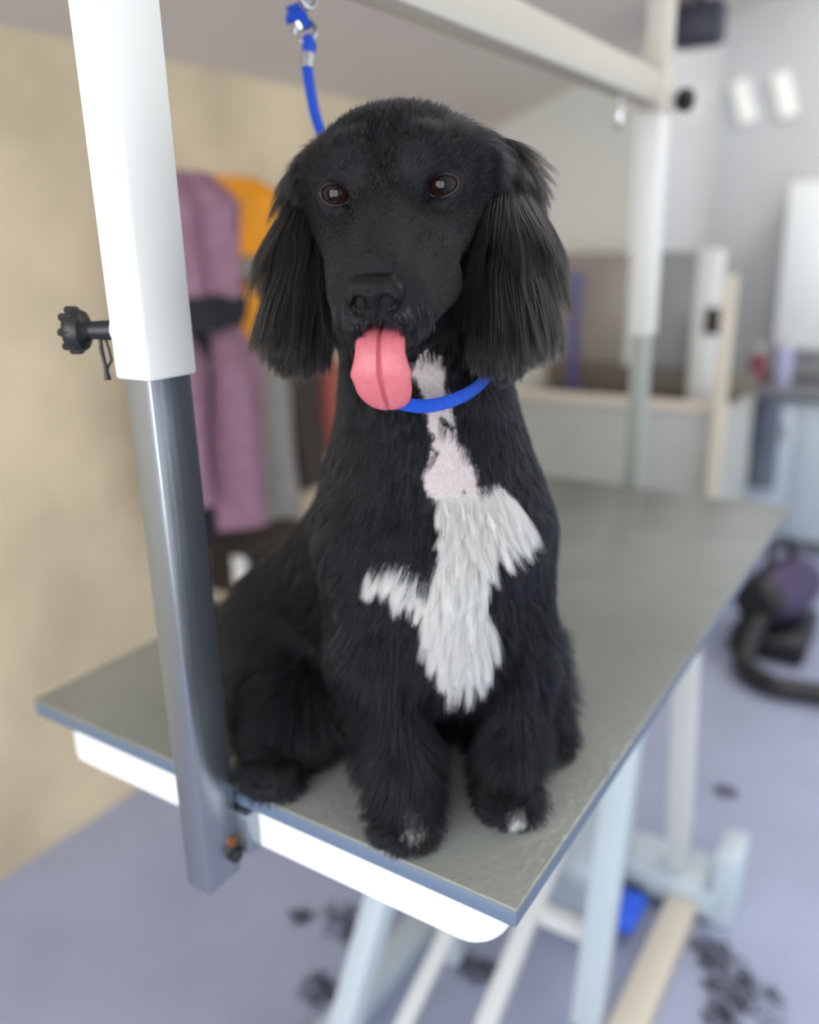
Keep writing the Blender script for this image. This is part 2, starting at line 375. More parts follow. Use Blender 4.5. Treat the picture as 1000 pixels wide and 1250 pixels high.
def np_mesh(name, V, F, m, parent, smooth_it=0):
    if smooth_it:
        e = np.concatenate([F[:, [0, 1]], F[:, [1, 2]], F[:, [2, 3]], F[:, [3, 0]]])
        for _ in range(smooth_it):
            a = np.zeros_like(V); c = np.zeros(len(V)); np.add.at(a, e[:, 0], V[e[:, 1]]); np.add.at(c, e[:, 0], 1); np.add.at(a, e[:, 1], V[e[:, 0]]); np.add.at(c, e[:, 1], 1)
            V = V*.5 + .5*a/np.maximum(c, 1)[:, None]
    me = bpy.data.meshes.new(name); me.vertices.add(len(V)); me.vertices.foreach_set('co', V.astype(np.float32).ravel())
    me.loops.add(F.size); me.loops.foreach_set('vertex_index', F.astype(np.int32).ravel())
    me.polygons.add(len(F)); me.polygons.foreach_set('loop_start', np.arange(0, F.size, 4, dtype=np.int32))
    me.update(calc_edges=True); me.validate()
    me.polygons.foreach_set('use_smooth', np.ones(len(me.polygons), bool))
    if m: me.materials.append(m)
    o = bpy.data.objects.new(name, me); COL.objects.link(o)
    if parent is not None: o.parent = parent; o.matrix_parent_inverse = Matrix.Translation(-Vector(parent['_loc'])) if '_loc' in parent else Matrix()
    return o, V, F
def vnormals(V, F):
    n = np.cross(V[F[:, 2]]-V[F[:, 0]], V[F[:, 3]]-V[F[:, 1]]); N = np.zeros_like(V)
    for i in range(4): np.add.at(N, F[:, i], n)
    return N/np.maximum(1e-12, np.linalg.norm(N, axis=1))[:, None]
unit = lambda a: a/np.maximum(1e-9, np.linalg.norm(a, axis=-1, keepdims=True))
def ss(a, b, x): t = np.clip((x-a)/(b-a), 0, 1); return t*t*(3-2*t)
def noise3(P, f, seed=0):                                     # smooth pseudo noise in [-1, 1]
    r = np.random.default_rng(seed); o = 0
    for _ in range(5):
        k = unit(r.normal(size=3))*f*r.uniform(.6, 1.5); o = o + np.sin(P@k + r.uniform(0, 6.28))
    return o/3.

DOG = thing('dog', D(500, 960, .75)*[1, 1, 0] + [0, 0, TZ], 'black spaniel with white chest sitting on the grooming table, tongue out', 'dog')
M['dog_skin'] = None
def dog_skin():
    m, N, L, P = new_mat('dog_coat_base'); a = N.new('ShaderNodeAttribute'); a.attribute_name = 'marking'
    L.new(a.outputs['Color'], P.inputs['Base Color']); P.inputs['Roughness'].default_value = .75
    P.inputs['Specular IOR Level'].default_value = .2
    return m
M['dog_skin'] = dog_skin()

zs = np.concatenate([np.arange(TZ-.008, TZ+.34, .004), np.arange(TZ+.34, TZ+.63, .0025)])
B = Vol(np.arange(.06, .70, .0027), np.arange(-.14, .42, .0027), zs)
def bc(x0, y0, h0, r0, x1, y1, h1, r1, k=.03, vol=None): (vol or B).cone(D(x0, y0, h0), PX(r0, h0), D(x1, y1, h1), PX(r1, h1), k)
# torso
bc(525, 500, .725, 90, 530, 620, .735, 112, .03)
bc(530, 610, .735, 108, 542, 740, .735, 94, .04)
bc(520, 620, .77, 112, 400, 775, .93, 105, .05)
bc(400, 775, .93, 105, 385, 815, .93, 95, .04)
bc(540, 700, .70, 78, 545, 800, .70, 52, .03)        # breastbone
bc(545, 640, .74, 98, 548, 800, .80, 90, .04)
# neck
bc(500, 330, .69, 88, 520, 510, .72, 95, .04)
# right foreleg (to the viewer's left)
bc(455, 660, .715, 62, 462, 790, .705, 52, .03); bc(462, 790, .705, 50, 488, 920, .71, 38, .02); bc(488, 920, .71, 38, 496, 965, .71, 34, .015)
# left foreleg
bc(618, 650, .755, 48, 628, 790, .75, 42, .03); bc(628, 790, .75, 42, 622, 910, .745, 32, .02); bc(622, 910, .745, 32, 622, 955, .74, 30, .015)
# paws with toes
def paw(x, y, h, r, fx, fy):
    B.ball(D(x, y, h), PX(r, h), .012)
    f = np.array([fx, fy, 0.]); f /= np.linalg.norm(f); l = np.array([-f[1], f[0], 0]); c = D(x, y, h); c[2] = TZ
    for i, (s_, fo) in enumerate(((-.018, .014), (-.006, .022), (.006, .022), (.018, .014))):
        p = c + l*s_ + f*fo; B.cone(p+[0, 0, .016], .0115, p+f*.008+np.array([0, 0, .0105]), .0105, .006)
paw(497, 976, .712, 32, .45, -.89); paw(622, 962, .742, 28, .45, -.89)
# right hind leg
bc(360, 780, .90, 72, 352, 850, .84, 62, .04); bc(350, 850, .84, 60, 342, 920, .80, 40, .03); bc(370, 800, .86, 60, 390, 880, .82, 40, .03); paw(335, 945, .785, 34, .5, -.86)
# left hind leg
bc(630, 790, .86, 52, 645, 860, .83, 40, .03); bc(645, 860, .83, 36, 672, 900, .82, 24, .02); paw(660, 905, .83, 22, .6, -.8)
# tail
bc(330, 775, .97, 30, 295, 762, 1.02, 20, .02); bc(295, 762, 1.02, 18, 258, 752, 1.06, 13, .012)
# head
def hc(a, ra, b, rb, k=1., op='+'): B.cone(hl(a), ra*.01, hl(b), rb*.01, k*.01, op)
def he(c, r, k=1., op='+', rot=np.eye(3)): B.ell(hl(c), np.asarray(r)*.01, HM@rot, k*.01, op)
he((0, -5.2, .3), (6.9, 6.3, 5.2), 2.)
he((0, -6.5, -2.5), (5.4, 5., 5.5), 3.)
hc((-2.5, -.75, 1.75), 2.2, (-4.3, -2.9, 1.2), 2.2, .9); hc((2.5, -.75, 1.75), 2.2, (4.3, -2.9, 1.2), 2.2, .9)
he((0, 1.6, 2.6), (.7, 1.3, 1.6), 1.2, '-')
hc((0, -.4, -.3), 2.2, (0, 7.4, -4.6), 1.75, 1.4)                      # bridge
for s_ in (-1, 1):
    hc((s_*3.9, -2.8, -2.6), 2.5, (s_*2.0, 2.4, -4.4), 2.2, 1.5)       # cheek
    hc((s_*2.0, 2.4, -4.7), 2.2, (s_*1.55, 7.3, -6.0), 1.8, 1.2)      # side of the muzzle
    hc((s_*3.0, 1.6, -6.5), 1.9, (s_*1.9, 6.6, -7.55), 1.45, 1.)       # lip
    hc((s_*1.2, 8.0, -6.6), 1.25, (s_*1.3, 7.2, -7.7), 1.1, .7)
hc((0, 7.4, -5.3), 1.7, (0, 8.6, -6.0), 1.45, .8)
hc((0, -3.5, -7.2), 2.6, (0, 4.6, -9.5), 1.35, 1.2)                    # lower jaw
hc((0, 3.0, -7.8), 1.15, (0, 8.0, -8.15), 1.05, .35, '-')              # open mouth
he((0, 6.5, -8.6), (1.55, 2.6, .75), .35, '-')
for s_ in (-1, 1):
    B.ball(hl((s_*3.75, -.75, 0)), .0158, .008)
    he((s_*3.85, .75, -.02), (1.2, 1.1, .82), .25, '-', rotm('y', s_*-8))
    hc((s_*2.4, .7, -1.0), .25, (s_*2.9, .5, -.5), .3, .35, '-')         # tear corner
B.floor(TZ+.001)
V, F = B.mesh()
bodyo, V, F = np_mesh('body', V, F, M['dog_skin'], DOG, 2)
NV = vnormals(V, F)

# --- coat markings on the chest, in chest coordinates (u sideways, v height), measured in the photograph
UA = unit(np.array([CR[0], CR[1], 0.]))
def uv(P): return np.stack([P@UA, P[..., 2]], -1)
def poly(pts, h=.665): return np.array([uv(D(x, y, h)) for x, y in pts])
def inside(q, pg):
    x, y = q[:, 0], q[:, 1]; r = np.zeros(len(q), bool); n = len(pg)
    for i in range(n):
        (x0, y0), (x1, y1) = pg[i], pg[i-1]
        if y0 != y1: r ^= ((y0 > y) != (y1 > y)) & (x < (x1-x0)*(y-y0)/(y1-y0)+x0)
    return r
THROAT = poly([(502, 440), (520, 425), (536, 430), (545, 470), (556, 520), (582, 575), (590, 600), (535, 606), (516, 575), (527, 525), (516, 480)])
BLAZE = poly([(535, 596), (600, 588), (624, 606), (634, 632), (614, 650), (594, 662), (586, 700), (596, 750), (592, 785), (572, 802), (546, 800), (528, 776), (516, 725), (504, 714), (495, 726), (488, 708), (466, 694), (452, 696), (450, 690), (472, 683), (505, 684), (526, 698), (536, 660), (539, 625)])
facing = lambda P, N: (N@(-FW) > -.1) & (np.linalg.norm((P-CAM)@np.stack([FW], 1), axis=1) < .76)
def white_of(P, N):
    q = uv(P) + .0025*np.stack([noise3(P, 300, 1), noise3(P, 300, 2)], 1); f = facing(P, N)
    t = inside(q, THROAT) & f & ~((noise3(P, 420, 5) > .72) & (q[:, 1] < TZ+.36))
    b = inside(q, BLAZE) & f
    return t, b
tv, bv = white_of(V, NV)
hd = to_head(V)
colr = np.tile(np.array([.010, .010, .012, 1.]), (len(V), 1))
colr[tv] = (.42, .36, .37, 1); colr[bv] = (.40, .37, .37, 1)
inm = (np.abs(hd[:, 0]) < 2.6) & (hd[:, 1] > 1.5) & (hd[:, 1] < 9.) & (hd[:, 2] < -7.7) & (hd[:, 2] > -9.3) & (np.linalg.norm((hd-[0, 5.5, -8.35])/[1.75, 4, .8], axis=1) < 1.12)
colr[inm] = (.085, .022, .022, 1)
at = bodyo.data.color_attributes.new('marking', 'FLOAT_COLOR', 'POINT'); at.data.foreach_set('color', colr.astype(np.float32).ravel())

# --- ears
def ear(pts, name_label, k=.02, th=2.0):
    P = [D(*p[:3]) for p in pts]; lo = np.min(P, 0)-.09; hi = np.max(P, 0)+.09
    E = Vol(np.arange(lo[0], hi[0], .003), np.arange(lo[1], hi[1], .003), np.arange(lo[2], hi[2], .003))
    for a, b in zip(pts, pts[1:]):
        E.cone(D(*a[:3]), PX(a[3], a[2]), D(*b[:3]), PX(b[3], b[2]), k, flat=(a[4] if len(a) > 4 else -FW, th))
    v, f = E.mesh(); o, v, f = np_mesh('ear', v, f, M['ear_skin'], DOG, 2)
    return o, v, f
M['ear_skin'] = mat('ear_coat_base', (24, 24, 27), .7)
fl = unit(-FW*.7 + CR*.75); fr = unit(-FW*.9 - CR*.6)
ear_l, EV, EF = ear([(586, 182, .655, 26, fl), (612, 208, .65, 34, fl), (622, 268, .640, 43, fl), (626, 340, .632, 46, fl), (616, 390, .628, 44, fl)], '')
ear_r, GV, GF = ear([(408, 188, .66, 22, fr), (390, 215, .655, 24, fr), (376, 270, .648, 28, fr), (370, 340, .642, 32, fr), (366, 395, .638, 34, fr)], '')

# --- eyes, nose, tongue
M['eye'] = None
def eye_mat():
    m, N, L, P = new_mat('dark_brown_eye'); tc = N.new('ShaderNodeTexCoord'); g = N.new('ShaderNodeVectorMath'); g.operation = 'DISTANCE'
    g.inputs[1].default_value = (0, .0118, 0); L.new(tc.outputs['Object'], g.inputs[0])
    r = N.new('ShaderNodeValToRGB'); L.new(g.outputs['Value'], r.inputs['Fac'])
    mp = N.new('ShaderNodeMath'); mp.operation = 'MULTIPLY'; mp.inputs[1].default_value = 60; L.new(g.outputs['Value'], mp.inputs[0]); L.new(mp.outputs[0], r.inputs['Fac'])
    e = r.color_ramp.elements; e[0].position = .27; e[0].color = (.002, .002, .003, 1); e[1].position = .36; e[1].color = (.011, .0045, .003, 1)
    for p_, c_ in ((.52, (.020, .008, .005, 1)), (.60, (.008, .004, .004, 1)), (.78, (.02, .017, .017, 1))): q = e.new(p_); q.color = c_
    P.inputs['Roughness'].default_value = .04; P.inputs['Specular IOR Level'].default_value = .28
    L.new(r.outputs['Color'], P.inputs['Base Color']); return m
M['eye'] = eye_mat(); M['lid'] = mat('black_eyelid_skin', (16, 15, 16), .5)
for s_ in (-1, 1):
    c = hl((s_*3.8, -.62, -.02)); b = bmesh.new(); bmesh.ops.create_uvsphere(b, u_segments=40, v_segments=28, radius=.0122)
    me = bpy.data.meshes.new('eye'); b.to_mesh(me); b.free(); me.materials.append(M['eye']); me.polygons.foreach_set('use_smooth', [True]*len(me.polygons))
    o = bpy.data.objects.new('eye', me); COL.objects.link(o); o.parent = DOG
    R = HM @ rotm('z', s_*-6) @ rotm('x', 3)
    mw = Matrix([list(R[i])+[c[i]] for i in range(3)] + [[0, 0, 0, 1]])
    o.matrix_parent_inverse = Matrix.Translation(-Vector(DOG['_loc'])); o.matrix_basis = mw
    lid = MB(); rr = []
    for k in range(33):
        a = 2*math.pi*k/32; x = 1.10*math.cos(a); z = .77*math.sin(a)*(1-.08*math.cos(a)*s_); 
        y = -.62+math.sqrt(max(.05, 1.27**2-x*x-z*z))+.02
        qx, qz = x*math.cos(math.radians(8)), z; q = rotm('y', s_*-8) @ np.array([x, 0, z]); rr.append(hl((s_*3.82+q[0], y, q[2]-.02)))
    lid.tube(rr, .0011, 8, caps=False); l = lid.build('eyelid', M['lid'], DOG)

NM = mat('wet_black_nose_leather', (6, 6, 9), .22, bump=.3, bscale=1100)
NOFF = (0, 0, -.55)
nlo = hl((0, 9.3, -6.0))-.035; nhi = nlo+.07
NSD = Vol(np.arange(nlo[0], nhi[0], .0009), np.arange(nlo[1], nhi[1], .0009), np.arange(nlo[2], nhi[2], .0009))
def nc(a, ra, b, rb, k, op='+'): NSD.cone(hl(np.add(a, NOFF)), ra*.01, hl(np.add(b, NOFF)), rb*.01, k*.01, op)
nc((-1.0, 9.2, -4.85), .85, (1.0, 9.2, -4.85), .85, .3); nc((0, 9.5, -5.0), .95, (0, 9.25, -6.75), .55, .5)
for s_ in (-1, 1):
    nc((s_*1.2, 9.35, -5.3), .78, (s_*.95, 9.15, -6.1), .62, .35)
    nc((s_*.85, 10.7, -5.55), .46, (s_*1.0, 9.1, -5.65), .30, .15, '-'); nc((s_*1.1, 10.2, -5.75), .26, (s_*1.85, 9.5, -6.15), .10, .12, '-')
nc((0, 10.8, -5.7), .06, (0, 9.85, -7.4), .07, .12, '-')
NM.node_tree.nodes['Principled BSDF'].inputs['Specular IOR Level'].default_value = .2
nv, nf = NSD.mesh(); np_mesh('nose', nv, nf, NM, DOG, 2)

M['tongue'] = mat('pink_tongue', (184, 97, 107), .45, var=.08, scale=300, bump=.12, bscale=700, sss=.12)
path = [(0.0, 3.2, -8.15, 1.35, .40), (-.03, 5.6, -8.05, 1.5, .42), (-.05, 7.3, -8.0, 1.58, .42), (-.08, 8.2, -8.35, 1.62, .42), (-.10, 8.75, -9.1, 1.66, .42), (-.12, 8.95, -9.9, 1.86, .42), (-.13, 8.95, -10.4, 2.0, .42), (-.10, 8.85, -10.9, 1.9, .42), (-.06, 8.65, -11.6, 1.82, .42), (0, 8.4, -12.2, 1.62, .40), (.05, 8.2, -12.65, 1.3, .36), (.07, 8.1, -12.95, .85, .26), (.08, 8.07, -13.08, .3, .10)]
def resample(path, n):
    P = np.array(path); t = np.linspace(0, len(P)-1, n); o = []
    for v in t:
        i = int(min(v, len(P)-2)); f = v-i; p = [P[max(0, min(len(P)-1, i+j))] for j in (-1, 0, 1, 2)]
        o.append(.5*((2*p[1]) + (-p[0]+p[2])*f + (2*p[0]-5*p[1]+4*p[2]-p[3])*f*f + (-p[0]+3*p[1]-3*p[2]+p[3])*f**3))
    return np.array(o)
path = [(a, b, c-.55, d*1.02, e) for a, b, c, d, e in path]
tp = resample(path, 60); rings = []
for i, q in enumerate(tp):
    t = tp[min(i+1, len(tp)-1), :3]-tp[max(i-1, 0), :3]; t = t/np.linalg.norm(t); xx = np.array([1., 0, 0]); nn = np.cross(xx, t); nn /= np.linalg.norm(nn)
    ring = []
    for k in range(96):
        a = 2*math.pi*k/96; ca, sa = math.cos(a), math.sin(a); x = abs(ca)**.8*math.copysign(1, ca)*q[3]; y = abs(sa)**.8*math.copysign(1, sa)*q[4]
        fade = min(1, i/8)*min(1, (59-i)/14+.25)
        g = math.exp(-((x+.05)/.085)**2)*.40*fade + .10*(x/q[3])**2
        y = y - (g if sa*1 < 0 else -g*.5) * -1 if sa < 0 else y - g
        ring.append(hl(q[:3]+xx*x - nn*y*-1*1.0))
    rings.append(ring)
MB().loft(rings).build('tongue', M['tongue'], DOG)

# ------------------------------------------------------------------ fur
M['fur_black'] = hair_mat('black_fur', (.0035, .0040, .0055), .30, vary=.4, ior=1.3, spread=3.5)
M['fur_ear'] = hair_mat('glossy_black_ear_fur', (.005, .0046, .0046), .24, vary=.5, ior=1.36, spread=4.)
M['fur_dust'] = hair_mat('grey_dusted_fur', (.10, .095, .085), .4)
M['fur_white'] = hair_mat('white_fur', (.70, .68, .63), .4)
M['fur_grey'] = hair_mat('grey_whiskers', (.62, .59, .54), .4)
def sample(V, F, NV, n, wfn=None):
    T3 = np.concatenate([F[:, [0, 1, 2]], F[:, [0, 2, 3]]]); a = V[T3[:, 0]]; b = V[T3[:, 1]]; c = V[T3[:, 2]]
    ar = np.linalg.norm(np.cross(b-a, c-a), axis=1)/2
    if wfn is not None: ar = ar*wfn((a+b+c)/3, unit(NV[T3].mean(1)))
    i = rng.choice(len(T3), n, p=ar/ar.sum()); u = rng.random((n, 2)); m = u.sum(1) > 1; u[m] = 1-u[m]; wt = np.stack([1-u.sum(1), u[:, 0], u[:, 1]], 1)
    return (V[T3[i]]*wt[..., None]).sum(1), unit((NV[T3[i]]*wt[..., None]).sum(1))
def groom(name, parent, m, P, N, flow, length, lift=.35, lift_end=.03, npt=6, rad=.00022, clump=0., nclump=0, wave=0., wfreq=2.5, frizz=.08, grav=0., tip=.25):
    n = len(P); flow = flow - N*(flow*N).sum(1, keepdims=True); flow = unit(flow)
    flow = unit(flow + frizz*rng.normal(size=(n, 3)))
    s = np.linspace(0, 1, npt); pts = np.zeros((n, npt, 3)); pts[:, 0] = P - N*.0006
    L = np.asarray(length)*np.ones(n)
    lf = np.broadcast_to(np.asarray(lift, float), (n,))
    for k in range(1, npt):
        f = (k-.5)/(npt-1); l = lf*(1-f)+lift_end*f
        d = unit(flow*(1-l[:, None]) + N*l[:, None] + np.array([0, 0, -1.])*grav*f)
        pts[:, k] = pts[:, k-1] + d*(L/(npt-1))[:, None]
    if nclump:
        ci = rng.choice(n, nclump, replace=False); kd = kdtree.KDTree(nclump)
        for j, c in enumerate(ci): kd.insert(P[c], j)
        kd.balance(); near = np.array([kd.find(p)[1] for p in P]); cc = ci[near]
        ph = rng.uniform(0, 6.28, nclump)[near]; am = rng.uniform(.4, 1.2, nclump)[near]; lr = rng.uniform(.8, 1.2, nclump)[near]
        side = unit(np.cross(flow[cc], N[cc]))
        rel = pts[:, :1]*0 + (P - P[cc])[:, None]
        tgt = pts[cc] + rel*.25
        bl = (clump*s**1.2)[None, :, None]
        pts = pts*(1-bl) + tgt*bl
        if wave:
            w_ = (np.sin(s[None]*wfreq*2*np.pi*lr[:, None]+ph[:, None])-np.sin(ph)[:, None])*am[:, None]*wave*(s[None]**.8)
            pts += side[:, None]*w_[..., None]
    cv = bpy.data.hair_curves.new(name); cv.add_curves([npt]*n)
    cv.attributes['position'].data.foreach_set('vector', pts.astype(np.float32).ravel())
    r = cv.attributes.new('radius', 'FLOAT', 'POINT')
    rr = np.broadcast_to(rad*(1-(1-tip)*s**1.5)[None], (n, npt))*rng.uniform(.7, 1.25, (n, 1))
    r.data.foreach_set('value', rr.astype(np.float32).ravel())
    cv.materials.append(m); o = bpy.data.objects.new(name, cv); COL.objects.link(o); o.parent = parent
    if parent is DOG: o.matrix_parent_inverse = Matrix.Translation(-Vector(DOG['_loc']))
    return o
FURQ = 1.0
NOSE = hl((0, 9.6, -5.6)); HC = hl((0, -3, -2)); BACK = unit(np.array([-.8, .55, 0.]))
def headw(P): h = to_head(P); return ((np.linalg.norm((h-[0, -2, -2])/[7.5, 13, 9.5], axis=1) < 1) & (h[:, 1] > -12))
def eyemask(P):
    h = to_head(P); m = np.ones(len(P), bool)
    for s_ in (-1, 1): m &= np.linalg.norm((h-[s_*3.83, .1, -.02])/[1.32, 1.3, 1.05], axis=1) > 1
    m &= np.linalg.norm((h-[0, 9.4, -5.9])/[1.85, 1.3, 1.3], axis=1) > 1
    m &= ~((np.linalg.norm((h-[0, 5.5, -8.35])/[1.8, 4.2, .85], axis=1) < 1.1))
    return m
# short coat of the face and skull
P, N = sample(V, F, NV, int(75000*FURQ), lambda p, n: headw(p)*eyemask(p)*(.25+.75*((n@(-FW)) > -.25)))
h = to_head(P); k = eyemask(P); P, N, h = P[k], N[k], h[k]
sidew = ss(4.3, 6., np.abs(h[:, 0]))*ss(-.5, -4., h[:, 1])
fl_ = (unit(P-NOSE) + unit(HM@np.array([0, -1., .15]))*.4)*(1-.85*sidew)[:, None] + np.array([0, 0, -1.2])*sidew[:, None] + .15*np.stack([noise3(P, 90, 11), noise3(P, 90, 12), noise3(P, 90, 13)], 1)
crown = ss(1.2, 5., h[:, 2])*ss(2, -4, h[:, 1])
ln = .0032 + .003*ss(7, -2, h[:, 1]) + .010*crown + .024*sidew
groom('face_fur', DOG, M['fur_black'], P, N, fl_, ln*rng.uniform(.7, 1.25, len(P)), lift=.30+.05*crown, lift_end=.06, npt=4, rad=.00016, clump=.35, nclump=4000, frizz=.10)
# coat of the body
def bw(p, n):
    t, b = white_of(p, n); return (~headw(p))*(~b)*(~t)*(p[:, 2] > TZ+.006)*(.3+.7*(n@(-FW) > -.35))
P, N = sample(V, F, NV, int(95000*FURQ), bw)
z = P[:, 2]-TZ; dn = np.array([0, 0, -1.])
fl_ = dn[None] + BACK*(.25+.5*ss(.30, .1, z)[:, None]) + .22*np.stack([noise3(P, 28, 21), noise3(P, 28, 22), noise3(P, 28, 23)], 1)
ln = .013 + .010*ss(.36, .22, z) + .014*ss(.22, .08, z)
ln = np.minimum(ln, .008+np.maximum(z-.004, 0)*.6)
groom('body_fur', DOG, M['fur_black'], P, N, fl_, ln*rng.uniform(.7, 1.25, len(P)), lift=.24+.10*ss(.22, .05, z), lift_end=.04, npt=5, rad=.00024, clump=.35, nclump=2600, wave=.001, wfreq=.6, frizz=.10, grav=.3)
# leg feathering on the hind legs and backs of the forelegs
# white blaze
P, N = sample(V, F, NV, int(20000*FURQ), lambda p, n: white_of(p, n)[1]*1.)
q = uv(P); c0 = uv(D(560, 590, .665)); du = (q[:, 0]-c0[0]); lat = UA
lowf = ss(c0[1], c0[1]-.11, q[:, 1])
fl_ = dn[None] + lat[None]*(np.clip(du*13, -1.0, 1.1)*(1-.75*lowf))[:, None] + .22*np.stack([noise3(P, 70, 31), noise3(P, 70, 32), noise3(P, 70, 33)], 1)
ln = .022+.020*lowf*ss(-.035, -.01, du)+.024*ss(.015, .05, du)+.006*ss(-.09, -.06, du)*ss(-.03, -.05, du)
wf_ = groom('chest_blaze', DOG, M['fur_white'], P, N, fl_, ln*rng.uniform(.6, 1.15, len(P)), lift=.30, lift_end=.03, npt=7, rad=.00021, clump=.58, nclump=240, wave=.002, wfreq=.5, frizz=.09, grav=.35)
wf_['label'] = 'long white chest fur'
P, N = sample(V, F, NV, int(5000*FURQ), lambda p, n: white_of(p, n)[0]*1.)
wf_ = groom('throat_stripe', DOG, M['fur_white'], P, N, dn[None]+.2*rng.normal(size=(len(P), 3)), .006*rng.uniform(.6, 1.2, len(P)), lift=.3, npt=4, rad=.0002, frizz=.15)
wf_['label'] = 'short clipped white throat stripe'
# pale whiskers round the lips and dusted hair above the nose
P, N = sample(V, F, NV, 600, lambda p, n: (lambda g: (np.abs(g[:, 0]) < 2.3)*(g[:, 1] > 7.8)*(g[:, 2] < -6.7)*(g[:, 2] > -8.1))(to_head(p))*1.)
groom('lip_whiskers', DOG, M['fur_grey'], P, N, unit(P-NOSE)+dn*.6, .0055*rng.uniform(.5, 1.2, len(P)), lift=.35, lift_end=.15, npt=5, rad=.00010, frizz=.15)
P, N = sample(V, F, NV, 1500, lambda p, n: (lambda g: np.exp(-((np.abs(g[:, 0])-1.2)/.9)**2)*(g[:, 1] > 7.9)*(g[:, 2] > -5.4)*(g[:, 1] < 9.4))(to_head(p))*1.)
groom('muzzle_top_hairs', DOG, M['fur_dust'], P, N, unit(P-NOSE), .0022*rng.uniform(.5, 1.2, len(P)), lift=.15, npt=4, rad=.00010, frizz=.2)
# ears: long wavy locks
def ear_fur(o, ev, ef, n, top, lift):
    en = vnormals(ev, ef); P, N = sample(ev, ef, en, n, lambda p, nn: .15+.85*((nn@(-FW)) > -.4))
    zt, zb = ev[:, 2].max(), ev[:, 2].min(); s = (zt-P[:, 2])/(zt-zb)
    ctr = ev.mean(0); out = unit((P-ctr)*[1, 1, .15])
    fl_ = dn[None] + out*(.10+.25*ss(.1, .5, s)*(1-ss(.6, .9, s)))[:, None] + .12*np.stack([noise3(P, 60, 41), noise3(P, 60, 42), noise3(P, 30, 43)], 1)
    ln = (.045+.035*ss(0, .4, s))*(1-.62*ss(.45, 1., s))
    return groom('ear_hair', o, M['fur_ear'], P, N, fl_, ln*rng.uniform(.6, 1.15, n), lift=lift, lift_end=.0, npt=9, rad=.00023, clump=.52, nclump=520, wave=.0035, wfreq=.55, frizz=.04, grav=.5)
ear_fur(ear_l, EV, EF, int(30000*FURQ), None, .16); ear_fur(ear_r, GV, GF, int(22000*FURQ), None, .16)
# white toe tufts
for x, y, hh, nm in ((507, 1003, .675, 'white tuft on the right forepaw'), (630, 996, .715, 'white tuft on the left forepaw')):
    c = D(x, y, hh); P, N = sample(V, F, NV, 900, lambda p, n: np.exp(-(np.linalg.norm(p-c, axis=1)/(.008 if x < 600 else .005))**2)*(n@(-FW) > 0)+1e-12)
    t = groom('toe_tuft', DOG, M['fur_white'], P, N, dn[None]+np.array([.4, -.8, 0])*.8+0*P, .009*rng.uniform(.6, 1.1, len(P)), lift=.35, npt=4, rad=.0002, clump=.4, nclump=20); t['label'] = nm

# ------------------------------------------------------------------ noose
NO = thing('grooming_noose', (cx, .185, TZ+.68), 'blue nylon grooming noose round the dog’s neck, clipped to the overhead bar', 'noose')
loop = [(487, 492, .622), (515, 496, .618), (545, 491, .622), (575, 478, .634), (598, 455, .655), (606, 425, .70), (580, 395, .76), (520, 380, .79), (450, 395, .78), (430, 430, .75), (446, 464, .70), (466, 487, .64)]
lpnts = resample([tuple(D(*p)) for p in loop+[loop[0]]], 80)
nb = MB()
rings = []
for i, p in enumerate(lpnts):
    t = unit(lpnts[(i+1) % 80]-lpnts[i-1]); up = unit(np.array([0, 0, 1.])-t*t[2]); sd = np.cross(t, up)
    rings.append([p+up*.0052*math.cos(a)+sd*.0024*math.sin(a) for a in np.linspace(0, 2*math.pi, 12, endpoint=False)])
nb.loft(rings, caps=False); nb.build('neck_loop', M['blue_rope'], NO)
rp = resample([tuple(D(*p)) for p in ((520, 385, .79), (455, 260, .80), (405, 185, .79), (388, 150, .78), (379, 110, .775), (375, 82, .77))], 40)
MB().tube(rp, .0050, 10).build('rope', M['blue_rope'], NO)
MB().tube([D(375, 84, .77), D(375, 76, .77), D(376, 66, .77)], [.006, .0062, .006], 10).build('ferrule', M['chrome'], NO)
MB().tube([D(376, 67, .77), D(378, 56, .77), D(376, 45, .77)], [.0058, .0068, .005], 10).build('rope_end', M['blue_rope'], NO)
MB().tube(ring_pts(D(372, 38, .77), .010, -FW), .002, 8, caps=False).build('ring', M['chrome'], NO)
MB().tube([D(369, 36, .77), D(362, 22, .768), D(355, 8, .765)], [.004, .006, .004], 10).build('snap_clip', M['chrome'], NO)
MB().tube([D(372, 32, .77), D(370, 15, .768), D(367, -6, .765), (cx, .185, TZ+.678)], .0032, 10).build('swivel', M['chrome'], NO)
MB().tube([D(376, 34, .765), D(370, 18, .763), D(352, 22, .763), D(354, 14, .765), D(366, 8, .765)], [.004, .0052, .0055, .005, .004], 10).build('rope_knot', M['blue_rope'], NO)

# ------------------------------------------------------------------ coats on the cream wall
def garment(mb, y0, y1, z0, z1, depth, flare=0., n=28, folds=5, seed=0, off=0.):
    rr = random.Random(seed); ph = rr.uniform(0, 6); rings = []
    for i in range(13):
        f = i/12; z = z1+(z0-z1)*f; wd = (y1-y0)/2*(.55+.45*min(1, f*5))*(1+flare*f); c = (y0+y1)/2 + .01*math.sin(f*4+ph); ring = []
        for k in range(n):
            a = 2*math.pi*k/n; yy = c+wd*math.cos(a); d = depth*(.35+.65*min(1, f*4))*(.5+.5*math.sin(a))*(1+.22*math.sin(folds*a+ph+f*2))
            ring.append((WX+.004+off+d, yy, TZ+z))
        rings.append(ring)
    return mb.loft(rings)
def wy(x, y, o=.05): d = FW+CR*(x-500)/FPX-CU*(y-625)/FPX; t = (WX+o-CAM[0])/d[0]; p = CAM+d*t; return p[1], p[2]-TZ
